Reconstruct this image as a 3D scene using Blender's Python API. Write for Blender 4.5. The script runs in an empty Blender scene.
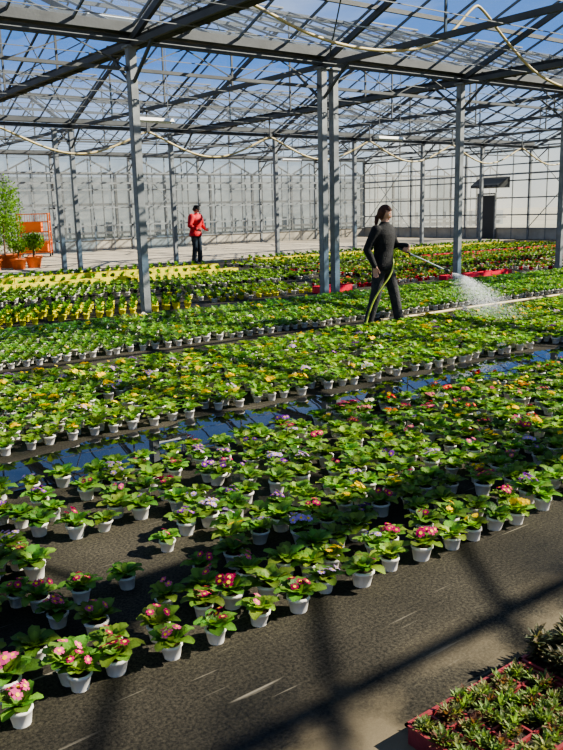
import bpy, math, random
import numpy as np
from mathutils import Vector, Matrix
random.seed(7); rng=np.random.default_rng(7)
S=bpy.context.scene
COL=S.collection

# ---------------------------------------------------------------- materials
def mat(name):
    m=bpy.data.materials.new(name); m.use_nodes=True
    nt=m.node_tree; nt.nodes.clear()
    out=nt.nodes.new('ShaderNodeOutputMaterial')
    return m,nt,out
def N(nt,t,**k):
    n=nt.nodes.new(t)
    for a,b in k.items():
        if a in n.inputs.keys(): n.inputs[a].default_value=b
        else: setattr(n,a,b)
    return n
def simple(name,col,rough=.5,metal=0,bump=0,bscale=40,var=.0,vscale=6):
    m,nt,out=mat(name)
    p=N(nt,'ShaderNodeBsdfPrincipled'); p.inputs['Roughness'].default_value=rough; p.inputs['Metallic'].default_value=metal
    p.inputs['Base Color'].default_value=(*col,1)
    tc=N(nt,'ShaderNodeTexCoord')
    if var>0:
        nz=N(nt,'ShaderNodeTexNoise'); nz.inputs['Scale'].default_value=vscale; nz.inputs['Detail'].default_value=5
        nt.links.new(tc.outputs['Object'],nz.inputs['Vector'])
        r=N(nt,'ShaderNodeValToRGB'); r.color_ramp.elements[0].position=.3; r.color_ramp.elements[1].position=.7
        r.color_ramp.elements[0].color=(*[c*(1-var) for c in col],1); r.color_ramp.elements[1].color=(*[min(1,c*(1+var)) for c in col],1)
        nt.links.new(nz.outputs['Fac'],r.inputs['Fac']); nt.links.new(r.outputs['Color'],p.inputs['Base Color'])
    if bump>0:
        nb=N(nt,'ShaderNodeTexNoise'); nb.inputs['Scale'].default_value=bscale; nb.inputs['Detail'].default_value=4
        nt.links.new(tc.outputs['Object'],nb.inputs['Vector'])
        b=N(nt,'ShaderNodeBump'); b.inputs['Strength'].default_value=bump; b.inputs['Distance'].default_value=.02
        nt.links.new(nb.outputs['Fac'],b.inputs['Height']); nt.links.new(b.outputs['Normal'],p.inputs['Normal'])
    nt.links.new(p.outputs[0],out.inputs[0])
    return m
def attrmat(name,rough,transl,bump=0,spec=.5,tm=(1.5,1.6,.9)):
    m,nt,out=mat(name)
    at=N(nt,'ShaderNodeAttribute',attribute_name='Col')
    p=N(nt,'ShaderNodeBsdfPrincipled'); p.inputs['Roughness'].default_value=rough
    p.inputs['Specular IOR Level'].default_value=spec
    nt.links.new(at.outputs['Color'],p.inputs['Base Color'])
    last=p
    if bump:
        tc=N(nt,'ShaderNodeTexCoord'); nb=N(nt,'ShaderNodeTexNoise'); nb.inputs['Scale'].default_value=140
        nt.links.new(tc.outputs['Object'],nb.inputs['Vector'])
        b=N(nt,'ShaderNodeBump'); b.inputs['Strength'].default_value=bump; b.inputs['Distance'].default_value=.006
        nt.links.new(nb.outputs['Fac'],b.inputs['Height']); nt.links.new(b.outputs['Normal'],p.inputs['Normal'])
    if transl>0:
        t=N(nt,'ShaderNodeBsdfTranslucent'); mx=N(nt,'ShaderNodeMixShader'); mx.inputs[0].default_value=transl
        br=N(nt,'ShaderNodeMixRGB',blend_type='MULTIPLY'); br.inputs[0].default_value=1; br.inputs[2].default_value=(*tm,1)
        nt.links.new(at.outputs['Color'],br.inputs[1]); nt.links.new(br.outputs[0],t.inputs[0])
        nt.links.new(p.outputs[0],mx.inputs[1]); nt.links.new(t.outputs[0],mx.inputs[2]); last=mx
    nt.links.new(last.outputs[0],out.inputs[0])
    return m
M_leaf=attrmat('leaf',.5,.40,bump=.5,spec=.3,tm=(1.6,1.8,.8))
M_pot=attrmat('pot_plastic',.5,.28,spec=.3,tm=(1.1,1.05,.98))
M_petal=attrmat('petal',.6,.30,spec=.1,tm=(1.1,1.1,1.1))
M_steel=simple('galvanised_steel',(.22,.235,.245),.55,.3,.1,30,.25,5)
M_steeldk=simple('galvanised_steel_weathered',(.085,.09,.095),.65,.2,.1,30,.2,3)
M_alu=simple('aluminium_glazing_bar',(.16,.17,.18),.55,.3)
M_screen=simple('shade_screen_cloth',(.04,.042,.04),.9,0,.5,60,.3,20)
M_hose=simple('cream_hose_rubber',(.55,.44,.22),.5)
M_yhose=simple('yellow_green_hose_rubber',(.5,.6,.08),.45)
M_lampw=simple('lamp_white_enamel',(.85,.86,.84),.4)
M_concrete=simple('concrete_light',(.42,.36,.27),.85,0,.3,30,.25,1.2)
M_plinth=simple('concrete_plinth',(.40,.37,.31),.9,0,.3,20,.2,2)
M_black=simple('black_fleece',(.012,.012,.014),.9,0,.6,60,.35,14)
M_char=simple('charcoal_trousers',(.034,.034,.037),.85,0,.6,50,.35,12)
M_red=simple('red_jacket_cloth',(.55,.010,.018),.7,0,.6,40,.3,10)
M_skin=simple('skin',(.52,.28,.19),.5,0,.1,80)
M_hairr=simple('auburn_hair',(.075,.022,.008),.6,0,.8,90,.4,30)
M_haird=simple('dark_hair',(.02,.014,.01),.6,0,.8,90)
M_white=simple('eye_white',(.8,.8,.78),.3)
M_iris=simple('eye_iris',(.03,.02,.01),.2)
M_lip=simple('lips',(.40,.10,.09),.5)
M_shoe=simple('shoe_rubber',(.02,.02,.022),.6,0,.3,50)
M_sole=simple('shoe_sole',(.10,.10,.10),.8)
M_orange=simple('orange_paint',(.75,.17,.02),.5,0,.1,30)
M_terra=simple('orange_terracotta',(.70,.17,.04),.75,0,.3,30,.15,8)
M_bark=simple('bark',(.13,.08,.045),.9,0,.8,60,.3,20)
M_traypk=simple('red_tray_plastic',(.24,.035,.04),.5,0,.2,40,.25,20)
M_trayred=simple('bright_red_tray_plastic',(.75,.02,.05),.4,0,.2,40,.15,20)
M_trayyel=simple('yellow_tray_plastic',(.85,.75,.05),.4,0,.2,40,.15,20)
M_soil=simple('potting_soil',(.035,.023,.015),.95,0,1,120,.5,50)
M_dark=simple('dark_grey_metal',(.05,.055,.06),.5,.3)
M_ground_out=simple('outside_gravel',(.34,.32,.25),.95,0,.3,10,.25,.1)
M_nbwall=simple('neighbour_glasshouse_cladding',(.20,.23,.25),.6,0,0,1,.3,.3)

def floormat():
    m,nt,out=mat('wet_ground_fabric')
    tc=N(nt,'ShaderNodeTexCoord'); L=nt.links.new
    p=N(nt,'ShaderNodeBsdfPrincipled')
    big=N(nt,'ShaderNodeTexNoise'); big.inputs['Scale'].default_value=.9; big.inputs['Detail'].default_value=6; L(tc.outputs['Object'],big.inputs['Vector'])
    fine=N(nt,'ShaderNodeTexNoise'); fine.inputs['Scale'].default_value=75; fine.inputs['Detail'].default_value=8; fine.inputs['Roughness'].default_value=.8; L(tc.outputs['Object'],fine.inputs['Vector'])
    r1=N(nt,'ShaderNodeValToRGB'); e=r1.color_ramp.elements; e[0].position=.36; e[0].color=(.013,.012,.010,1); e[1].position=.70; e[1].color=(.052,.047,.037,1)
    L(big.outputs['Fac'],r1.inputs['Fac'])
    r2=N(nt,'ShaderNodeValToRGB'); e=r2.color_ramp.elements; e[0].position=.42; e[0].color=(.45,.45,.45,1); e[1].position=.66; e[1].color=(2.6,2.5,2.2,1)
    L(fine.outputs['Fac'],r2.inputs['Fac'])
    mu=N(nt,'ShaderNodeMixRGB',blend_type='MULTIPLY'); mu.inputs[0].default_value=1; L(r1.outputs[0],mu.inputs[1]); L(r2.outputs[0],mu.inputs[2])
    mp=N(nt,'ShaderNodeMapping'); mp.inputs['Scale'].default_value=(1.1,22,1); L(tc.outputs['Object'],mp.inputs['Vector'])
    sc=N(nt,'ShaderNodeTexNoise'); sc.inputs['Scale'].default_value=1.6; sc.inputs['Detail'].default_value=1; L(mp.outputs[0],sc.inputs['Vector'])
    r3=N(nt,'ShaderNodeValToRGB'); e=r3.color_ramp.elements; e[0].position=.70; e[0].color=(0,0,0,1); e[1].position=.76; e[1].color=(.6,.6,.6,1)
    L(sc.outputs['Fac'],r3.inputs['Fac'])
    mx=N(nt,'ShaderNodeMixRGB'); L(r3.outputs[0],mx.inputs[0]); L(mu.outputs[0],mx.inputs[1]); mx.inputs[2].default_value=(.26,.23,.18,1)
    sx=N(nt,'ShaderNodeSeparateXYZ'); L(tc.outputs['Object'],sx.inputs[0])
    my=N(nt,'ShaderNodeMapRange'); my.inputs['From Min'].default_value=1.95; my.inputs['From Max'].default_value=1.45; L(sx.outputs['Y'],my.inputs['Value'])
    ns=N(nt,'ShaderNodeTexNoise'); ns.inputs['Scale'].default_value=3.5; ns.inputs['Detail'].default_value=5; L(tc.outputs['Object'],ns.inputs['Vector'])
    rs=N(nt,'ShaderNodeValToRGB'); rs.color_ramp.elements[0].position=.42; rs.color_ramp.elements[1].position=.62; L(ns.outputs['Fac'],rs.inputs['Fac'])
    mm=N(nt,'ShaderNodeMath',operation='MULTIPLY'); L(my.outputs[0],mm.inputs[0]); L(rs.outputs[0],mm.inputs[1])
    m2=N(nt,'ShaderNodeMixRGB'); L(mm.outputs[0],m2.inputs[0]); L(mx.outputs[0],m2.inputs[1]); m2.inputs[2].default_value=(.20,.16,.10,1)
    L(m2.outputs[0],p.inputs['Base Color'])
    rr=N(nt,'ShaderNodeMapRange'); rr.inputs['From Min'].default_value=.32; rr.inputs['From Max'].default_value=.45; rr.inputs['To Min'].default_value=.35; rr.inputs['To Max'].default_value=.9
    L(big.outputs['Fac'],rr.inputs['Value']); L(rr.outputs[0],p.inputs['Roughness'])
    p.inputs['Specular IOR Level'].default_value=.2
    b=N(nt,'ShaderNodeBump'); b.inputs['Strength'].default_value=.5; b.inputs['Distance'].default_value=.004
    L(fine.outputs['Fac'],b.inputs['Height']); L(b.outputs[0],p.inputs['Normal'])
    L(p.outputs[0],out.inputs[0]); return m
M_floor=floormat()
def watermat():
    m,nt,out=mat('puddle_water')
    tc=N(nt,'ShaderNodeTexCoord'); L=nt.links.new
    p=N(nt,'ShaderNodeBsdfPrincipled'); p.inputs['Base Color'].default_value=(.006,.007,.008,1); p.inputs['Roughness'].default_value=.015
    p.inputs['Specular IOR Level'].default_value=.7
    n=N(nt,'ShaderNodeTexNoise'); n.inputs['Scale'].default_value=3; L(tc.outputs['Object'],n.inputs['Vector'])
    b=N(nt,'ShaderNodeBump'); b.inputs['Strength'].default_value=.03; b.inputs['Distance'].default_value=.01
    L(n.outputs['Fac'],b.inputs['Height']); L(b.outputs[0],p.inputs['Normal']); L(p.outputs[0],out.inputs[0]); return m
M_water=watermat()
def glassmat(name,tint,haze_lo,haze_hi,hcol,scale,gloss=.06):
    m,nt,out=mat(name); L=nt.links.new
    tc=N(nt,'ShaderNodeTexCoord')
    tr=N(nt,'ShaderNodeBsdfTransparent'); tr.inputs[0].default_value=(*tint,1)
    tl=N(nt,'ShaderNodeBsdfTranslucent'); tl.inputs[0].default_value=(*hcol,1)
    df=N(nt,'ShaderNodeBsdfDiffuse'); df.inputs[0].default_value=(*hcol,1)
    md=N(nt,'ShaderNodeMixShader'); md.inputs[0].default_value=.4; L(tl.outputs[0],md.inputs[1]); L(df.outputs[0],md.inputs[2])
    n=N(nt,'ShaderNodeTexNoise'); n.inputs['Scale'].default_value=scale; n.inputs['Detail'].default_value=4; L(tc.outputs['Object'],n.inputs['Vector'])
    mr=N(nt,'ShaderNodeMapRange'); mr.inputs['From Min'].default_value=.35; mr.inputs['From Max'].default_value=.7; mr.inputs['To Min'].default_value=haze_lo; mr.inputs['To Max'].default_value=haze_hi
    L(n.outputs['Fac'],mr.inputs['Value'])
    m1=N(nt,'ShaderNodeMixShader'); L(mr.outputs[0],m1.inputs[0]); L(tr.outputs[0],m1.inputs[1]); L(md.outputs[0],m1.inputs[2])
    g=N(nt,'ShaderNodeBsdfGlossy'); g.inputs['Roughness'].default_value=.1
    m2=N(nt,'ShaderNodeMixShader'); m2.inputs[0].default_value=gloss; L(m1.outputs[0],m2.inputs[1]); L(g.outputs[0],m2.inputs[2])
    L(m2.outputs[0],out.inputs[0]); return m
M_roof=glassmat('roof_glass',(.92,.96,1),.02,.09,(.75,.8,.85),.6,.03)
M_wall=glassmat('wall_glass',(.84,.86,.85),.10,.36,(.60,.61,.58),.45,.04)
M_vent=glassmat('vent_glass',(.50,.68,.90),.08,.2,(.35,.48,.65),1)
def spraymat():
    m,nt,out=mat('water_spray'); L=nt.links.new
    tr=N(nt,'ShaderNodeBsdfTransparent'); tl=N(nt,'ShaderNodeBsdfTranslucent'); tl.inputs[0].default_value=(.95,.97,1,1)
    df=N(nt,'ShaderNodeBsdfDiffuse'); df.inputs[0].default_value=(.95,.97,1,1)
    a=N(nt,'ShaderNodeMixShader'); a.inputs[0].default_value=.5; L(tl.outputs[0],a.inputs[1]); L(df.outputs[0],a.inputs[2])
    b=N(nt,'ShaderNodeMixShader'); b.inputs[0].default_value=.30; L(tr.outputs[0],b.inputs[1]); L(a.outputs[0],b.inputs[2]); L(b.outputs[0],out.inputs[0]); return m
M_spray=spraymat()

# ---------------------------------------------------------------- mesh builder (quads)
class MB:
    def __init__(s): s.V=[];s.F=[];s.C=[];s.M=[];s.n=0
    def add(s,V,F,C=None,M=0):
        V=np.asarray(V,dtype=np.float32); F=np.asarray(F,dtype=np.int32)
        if C is None: C=np.ones((len(V),3),dtype=np.float32)
        if np.isscalar(M): M=np.full(len(F),M,dtype=np.int32)
        s.V.append(V); s.F.append(F+s.n); s.C.append(np.asarray(C,dtype=np.float32)); s.M.append(M); s.n+=len(V)
    def box(s,c,d,M=0,rot=0):
        x,y,z=[k/2 for k in d]
        V=np.array([[-x,-y,-z],[x,-y,-z],[x,y,-z],[-x,y,-z],[-x,-y,z],[x,-y,z],[x,y,z],[-x,y,z]])
        if rot:
            cr,sr=math.cos(rot),math.sin(rot); V=V@np.array([[cr,sr,0],[-sr,cr,0],[0,0,1]])
        s.add(V+np.array(c),BOXF,None,M)
    def beam(s,a,b,w,h,M=0):
        a=np.array(a,float);b=np.array(b,float);d=b-a;d/=np.linalg.norm(d)
        up=np.array([0,0,1.]) if abs(d[2])<.95 else np.array([1.,0,0])
        r=np.cross(d,up); r/=np.linalg.norm(r); u=np.cross(r,d)
        V=[p+r*sx*w/2+u*sz*h/2 for p in (a,b) for sx,sz in ((-1,-1),(1,-1),(1,1),(-1,1))]
        F=[[0,3,2,1],[4,5,6,7],[0,1,5,4],[1,2,6,5],[2,3,7,6],[3,0,4,7]]
        s.add(V,F,None,M)
    def build(s,name,mats,smooth=False,parent=None):
        V=np.concatenate(s.V);F=np.concatenate(s.F);C=np.concatenate(s.C);M=np.concatenate(s.M)
        me=bpy.data.meshes.new(name)
        me.vertices.add(len(V)); me.vertices.foreach_set('co',V.ravel())
        me.loops.add(len(F)*4); me.loops.foreach_set('vertex_index',F.ravel().astype(np.int32))
        me.polygons.add(len(F)); me.polygons.foreach_set('loop_start',np.arange(0,len(F)*4,4,dtype=np.int32))
        me.polygons.foreach_set('material_index',M.astype(np.int32))
        me.polygons.foreach_set('use_smooth',np.full(len(F),smooth,dtype=bool))
        me.update(calc_edges=True)
        at=me.color_attributes.new(name='Col',type='FLOAT_COLOR',domain='POINT')
        at.data.foreach_set('color',np.concatenate([C,np.ones((len(C),1),dtype=np.float32)],1).ravel())
        for m in mats: me.materials.append(m)
        o=bpy.data.objects.new(name,me); COL.objects.link(o)
        if parent: o.parent=parent
        return o
BOXF=[[0,3,2,1],[4,5,6,7],[0,1,5,4],[1,2,6,5],[2,3,7,6],[3,0,4,7]]
def empty(name,loc=(0,0,0),rot=0):
    e=bpy.data.objects.new(name,None); e.location=loc; e.rotation_euler=(0,0,rot); e.empty_display_size=.2
    COL.objects.link(e); return e
def pyobj(name,V,F,mats,smooth=True,parent=None):
    me=bpy.data.meshes.new(name); me.from_pydata([tuple(map(float,v)) for v in V],[],F); me.update()
    for m in mats: me.materials.append(m)
    if smooth:
        for p in me.polygons: p.use_smooth=True
    o=bpy.data.objects.new(name,me); COL.objects.link(o)
    if parent: o.parent=parent
    return o
def tube(name,pts,r,m,parent=None):
    c=bpy.data.curves.new(name,'CURVE'); c.dimensions='3D'; c.bevel_depth=r; c.bevel_resolution=3; c.resolution_u=8
    sp=c.splines.new('NURBS'); sp.points.add(len(pts)-1)
    for i,p in enumerate(pts): sp.points[i].co=(*p,1)
    sp.use_endpoint_u=True; sp.order_u=3
    c.materials.append(m)
    o=bpy.data.objects.new(name,c); COL.objects.link(o)
    if parent: o.parent=parent
    return o

# ---------------------------------------------------------------- room
GZ=4.30; BAY=11.5; G0=-.2; RISE=2.3; XE=32.02; YB=34.3; X0=-5.48
DX=3.75; COLX=[5.77+DX*k for k in range(-3,8)]
b=MB(); b.add([[X0,-12,0],[XE,-12,0],[XE,YB,0],[X0,YB,0]],[[0,1,2,3]]); b.build('floor',[M_floor])
b=MB(); b.box(((X0+XE)/2,28.6,.005),(XE-X0-1.2,10.9,.010)); b.build('concrete_aisle',[M_concrete])
b=MB(); b.add([[-200,-200,-.06],[300,-200,-.06],[300,300,-.06],[-200,300,-.06]],[[0,1,2,3]]); b.build('outside_ground',[M_ground_out])

gl=MB(); bars=MB(); pur=MB()
for k in range(-1,3):
    y0=G0+BAY*k; ym=y0+BAY/2; y1=y0+BAY
    gl.add([[X0,y0,GZ+.06],[XE,y0,GZ+.06],[XE,ym,GZ+RISE+.06],[X0,ym,GZ+RISE+.06]],[[0,1,2,3]])
    gl.add([[X0,ym,GZ+RISE+.06],[XE,ym,GZ+RISE+.06],[XE,y1,GZ+.06],[X0,y1,GZ+.06]],[[0,1,2,3]])
    x=X0
    while x<=XE+.01:
        bars.beam((x,y0,GZ+.03),(x,ym,GZ+RISE+.03),.026,.04); bars.beam((x,ym,GZ+RISE+.03),(x,y1,GZ+.03),.026,.04); x+=.9375
    for q in (.25,.5,.75):
        for yy in (y0+q*BAY/2,y1-q*BAY/2):
            pur.beam((X0,yy,GZ+RISE*q-.06),(XE,yy,GZ+RISE*q-.06),.045,.07)
    pur.beam((X0,ym,GZ+RISE-.03),(XE,ym,GZ+RISE-.03),.10,.10)
gl.build('roof_glass',[M_roof]); bars.build('roof_glazing_bars',[M_alu]); pur.build('roof_purlins',[M_steeldk])
v=MB()
for k in range(0,3):
    ym=G0+BAY*(k+.5)
    for i,x in enumerate(np.arange(X0+1.25,XE-3,5)):
        a=np.array([x,ym+.1,GZ+RISE+.14]); L=1.5
        c=np.array([x,ym+(.1+L*.99),GZ+RISE+.14-.02])
        w=np.array([2.4,0,0])
        v.add([a,a+w,c+w,c],[[0,1,2,3]],None,0)
        for p,q in ((a,a+w),(c,c+w),(a,c),(a+w,c+w),(a+w/2,c+w/2)): v.beam(p,q,.04,.04,1)
        v.beam(c+w/2,(x+1.2,ym+1.2,GZ+RISE*.8+.05),.03,.03,1)
v.build('roof_vents',[M_vent,M_alu])
g=MB()
for k in range(0,4):
    y=G0+BAY*k
    if k==3: y-=.1
    xe=XE-.2
    g.box(((X0+xe)/2,y,GZ),(xe-X0,.26,.05)); g.box(((X0+xe)/2,y-.13,GZ+.05),(xe-X0,.02,.14)); g.box(((X0+xe)/2,y+.13,GZ+.05),(xe-X0,.02,.14))
    if k<3: g.beam((X0,y,GZ-.1),(xe,y,GZ-.1),.08,.10)
    if k in (1,2):  # lattice girders below the inner gutters, joined into the gutter mesh
        g.beam((X0,y,GZ-.52),(xe,y,GZ-.52),.04,.05); x=X0; i=0
        while x<xe-.95:
            z1,z2=(GZ-.52,GZ-.14) if i%2==0 else (GZ-.14,GZ-.52)
            g.beam((x,y,z1),(x+.9375,y,z2),.018,.018); x+=.9375; i+=1
g.build('roof_gutters_and_girders',[M_steeldk])
for X in COLX:
    t=MB()
    for k in range(0,3):
        y0=G0+BAY*k; ym=y0+BAY/2; y1=y0+BAY
        t.beam((X,y0,GZ-.16),(X,y1,GZ-.16),.06,.09)
        t.beam((X,y0,GZ-.12),(X,ym,GZ+RISE-.14),.06,.10); t.beam((X,ym,GZ+RISE-.14),(X,y1,GZ-.12),.06,.10)
        t.beam((X,ym,GZ-.16),(X,ym,GZ+RISE-.16),.035,.04)
        for sgn,ya in ((1,y0),(-1,y1)):
            t.beam((X,ya+sgn*BAY/4,GZ-.16),(X,ya+sgn*BAY/4,GZ+RISE/2-.16),.03,.04)
            t.beam((X,ya+sgn*BAY/4,GZ+RISE/2-.16),(X,ym,GZ-.16),.03,.04)
            if k>0 or sgn<0: t.beam((X,ya+sgn*.06,GZ-.70),(X,ya+sgn*.70,GZ-.2),.04,.04)
    if X in (COLX[3],COLX[5]):
        t.beam((X+.13,G0+.2,GZ-.12),(X+.13,G0+BAY*2-.2,GZ-.12),.15,.16,1)
        for y in np.arange(1,22,.7): t.box((X+.13,y,GZ-.12),(.165,.04,.19),1)
    t.build('roof_truss',[M_steeldk,M_screen])
wb=MB()
for k in range(1,3):
    for y0 in (G0+BAY*k,):
        for i in (1,4,7):
            a=COLX[i+2] if i+2<len(COLX) else COLX[-2]
            if a+DX>XE-.5: continue
            wb.beam((a,y0-BAY/2,GZ+RISE-.2),(a+DX,y0-.2,GZ-.05),.02,.02); wb.beam((a+DX,y0-BAY/2,GZ+RISE-.2),(a,y0-.2,GZ-.05),.02,.02)
for y in np.arange(1.5,34,1.15): wb.beam((X0,y,GZ-.23),(XE-.2,y,GZ-.23),.012,.012)
wb.build('roof_bracing_wires',[M_alu])
def column(x,y):
    c=MB()
    w=.12
    c.box((0,0,GZ/2-.09),(w,.02,GZ-.16)); c.box((0,-w/2,GZ/2-.09),(w*.96,.014,GZ-.16)); c.box((0,w/2,GZ/2-.09),(w*.96,.014,GZ-.16))
    c.box((-w/2,0,GZ/2-.09),(.014,w*.98,GZ-.16)); 
    c.box((0,0,.012),(.26,.26,.024))
    for sx in (-1,1):
        for sy in (-1,1): c.box((sx*.10,sy*.10,.035),(.03,.03,.03))
    for z in (1.1,2.2,3.3): c.box((0,-w/2-.01,z),(.05,.012,.10))
    c.box((0,0,GZ-.20),(.20,.20,.03))
    o=c.build('greenhouse_column',[M_steel]); o.location=(x,y,0)
for k in (1,2):
    for X in COLX[2:-1]:
        if X<1: continue
        column(X-(.42 if (k==2 and X==COLX[5]) else 0),G0+BAY*k)
column(5.77+DX+.27,G0+BAY)
column(COLX[4]-.5,G0+BAY*2)
def wall(name,p0,p1,inn):
    p0=np.array(p0,float);p1=np.array(p1,float);L=np.linalg.norm(p1-p0);d=(p1-p0)/L
    g=MB()
    g.add([[*p0,.5],[*p1,.5],[*p1,GZ],[*p0,GZ]],[[0,1,2,3]],None,0)
    n=int(round(L/.9375)); ii=np.array(inn)
    for i in range(n+1):
        p=p0+d*L*i/n; big=i%4==0
        g.beam((*(p+ii*.05),0),(*(p+ii*.05),GZ),.10 if big else .035,.10 if big else .05,1)
    for z in (.52,1.15,1.95,2.75,3.5,GZ-.05):
        g.beam((*(p0+ii*.08),z),(*(p1+ii*.08),z),.04,.06,1)
    g.beam((*(p0+ii*.2),3.05),(*(p1+ii*.2),3.05),.08,.08,1)
    for i in range(0,n-6,12):
        a=p0+d*L*i/n+ii*.14; c=p0+d*L*(i+4)/n+ii*.14
        g.beam((*a,.5),(*c,GZ-.1),.03,.03,1); g.beam((*c,.5),(*a,GZ-.1),.03,.03,1)
    g.beam((*p0,.25),(*p1,.25),.12,.50,2)
    return g.build(name,[M_wall,M_steel,M_plinth])
wall('wall_back',(X0,YB),(XE,YB),(0,-1))
wall('wall_end',(XE,YB),(XE,-12),(-1,0))
gb=MB()
for k in range(-1,3):
    y0=G0+BAY*k; ym=y0+BAY/2; y1=y0+BAY
    gb.add([[XE,y0,GZ],[XE,ym,GZ],[XE,ym,GZ+RISE],[XE,ym-.01,GZ+RISE]],[[0,1,2,3]],None,0)
    gb.add([[XE,ym,GZ],[XE,y1,GZ],[XE,ym+.01,GZ+RISE],[XE,ym,GZ+RISE]],[[0,1,2,3]],None,0)
    for q in np.arange(.125,1,.125): 
        h=RISE*(1-abs(q-.5)*2); gb.beam((XE-.05,y0+q*BAY,GZ),(XE-.05,y0+q*BAY,GZ+h),.04,.05,1)
gb.build('wall_end_gable',[M_wall,M_alu])
dr=MB(); yy=25.3; xx=XE-.18
dr.box((xx,yy,1.05),(.05,1.0,2.1),0); 
for y in (yy-.52,yy+.52): dr.box((xx-.02,y,1.08),(.09,.07,2.16),1)
dr.box((xx-.02,yy,2.17),(.09,1.1,.07),1); dr.box((xx-.05,yy+.38,1.05),(.08,.04,.16),1)
dr.build('door_1',[M_dark,M_steel])
hd=MB(); yh=24.9; zh=2.45
hd.add([[XE-.15,yh-.9,zh+.5],[XE-.15,yh+.9,zh+.5],[XE-.95,yh+.8,zh+.12],[XE-.95,yh-.8,zh+.12],[XE-.15,yh-.9,zh-.02],[XE-.15,yh+.9,zh-.02],[XE-.95,yh+.8,zh],[XE-.95,yh-.8,zh]],BOXF,None,0)
for i in range(5): hd.box((XE-.97,yh-.6+i*.3,zh+.06),(.04,.22,.08),1)
hd.build('ventilation_hood',[M_dark,M_steeldk])
# neighbouring glasshouse seen through the glazing
nb=MB(); yn=42.5
for i in range(-4,22):
    x=-15+i*3.2
    nb.beam((x,yn,0),(x,yn,3.9),.14,.14,1)
    nb.beam((x,yn,3.9),(x+1.6,yn,4.7),.08,.08,1); nb.beam((x+1.6,yn,4.7),(x+3.2,yn,3.9),.08,.08,1)
    for q in (.8,1.6,2.4): nb.beam((x+q,yn,0),(x+q,yn,3.9+.8*(1-abs(q/1.6-1))),.05,.05,1)
for z in (.6,2.2,3.9): nb.beam((-28,yn,z),(56,yn,z),.1,.14,1)
nb.beam((-28,yn+.3,.6),(56,yn+.3,.6),.1,1.2,0)
nb.box((14,yn+6,2.0),(84,.1,4.0),0)
nb.build('neighbouring_glasshouse',[M_nbwall,M_steeldk])
def nz(v): return v/np.linalg.norm(v)

# ---------------------------------------------------------------- plants
class T:
    def __init__(s): s.V=[];s.F=[];s.C=[];s.K=[];s.M=[];s.n=0
    def add(s,V,F,C,K,M):
        V=np.array(V,float); s.V.append(V); s.F.append(np.array(F)+s.n); C=np.array(C,float)
        if C.ndim==1: C=np.tile(C,(len(V),1))
        s.C.append(C); s.K.append(np.full(len(V),K) if np.isscalar(K) else np.array(K)); s.M.append(np.full(len(F),M)); s.n+=len(V)
    def fin(s):
        s.V=np.concatenate(s.V);s.F=np.concatenate(s.F);s.C=np.concatenate(s.C);s.K=np.concatenate(s.K);s.M=np.concatenate(s.M);return s
def leaf(t,az,L,W,a0,a1,z0,col,n=4,r0=.008,crk=.004,rnd=False):
    ts=np.linspace(0,1,n+1); ang=a0+(a1-a0)*ts; dr=np.cos(ang)*L/n; dz=np.sin(ang)*L/n
    r=r0+np.concatenate([[0],np.cumsum(dr[:-1])]); z=z0+np.concatenate([[0],np.cumsum(dz[:-1])])
    if rnd: w=W*.5*np.clip(np.sqrt(np.clip(np.sin(np.pi*np.clip(ts**1.25*.97,0,1)),0,1)),.22,1)
    else: w=W*.5*np.clip(np.sin(np.pi*(ts**.85*.90+.07)),.08,1)
    w[0]=W*.12
    ca,sa=math.cos(az),math.sin(az); V=[];C=[];F=[]
    for i in range(n+1):
        for j in (-1,0,1):
            rr=r[i]; lift=(.22*w[i] if j else 0)+rng.uniform(-crk,crk)*(1 if j else .3)
            V.append([ca*rr-sa*j*w[i],sa*rr+ca*j*w[i],z[i]+lift])
            k=1.3 if j==0 else rng.uniform(.8,1.05)
            C.append(np.array(col)*k)
    for i in range(n):
        for j in (0,1):
            q=i*3+j; F.append([q,q+1,q+4,q+3])
    t.add(V,F,C,0,0)
def flower(t,c,nrm,R,near=True):
    nrm=nz(np.array(nrm,float)); a=nz(np.cross(nrm,[.3,.9,.1])); bb=np.cross(nrm,a); c=np.array(c,float); ph=rng.uniform(0,6)
    P=5
    for i in range(P):
        th=ph+i*2*math.pi/P; pf=lambda ang,r,h: c+(a*math.cos(ang)+bb*math.sin(ang))*r+nrm*h
        dl=.62
        e=rng.uniform(-.1,.1)*R
        if near:
            V=[c,pf(th-dl*.95,R*.62,R*.06),pf(th-dl*.6,R*1.0,e),pf(th,R*.92,e+.05*R),pf(th+dl*.6,R*1.0,e),pf(th+dl*.95,R*.62,R*.08)]
            sh=rng.uniform(.85,1.15)
            t.add(V,[[0,1,2,3],[0,3,4,5]],np.array([[1,1,1]]*6)*sh,1,2)
        else:
            V=[c,pf(th-dl,R*.8,R*.05),pf(th,R,0),pf(th+dl,R*.8,R*.05)]
            t.add(V,[[0,1,2,3]],[1,1,1],1,2)
    V=[c+(a*math.cos(k*math.pi/3)+bb*math.sin(k*math.pi/3))*R*.38+nrm*R*.12 for k in range(6)]
    t.add(V,[[0,1,2,3],[0,3,4,5]],[1,1,1],2,2)
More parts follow.
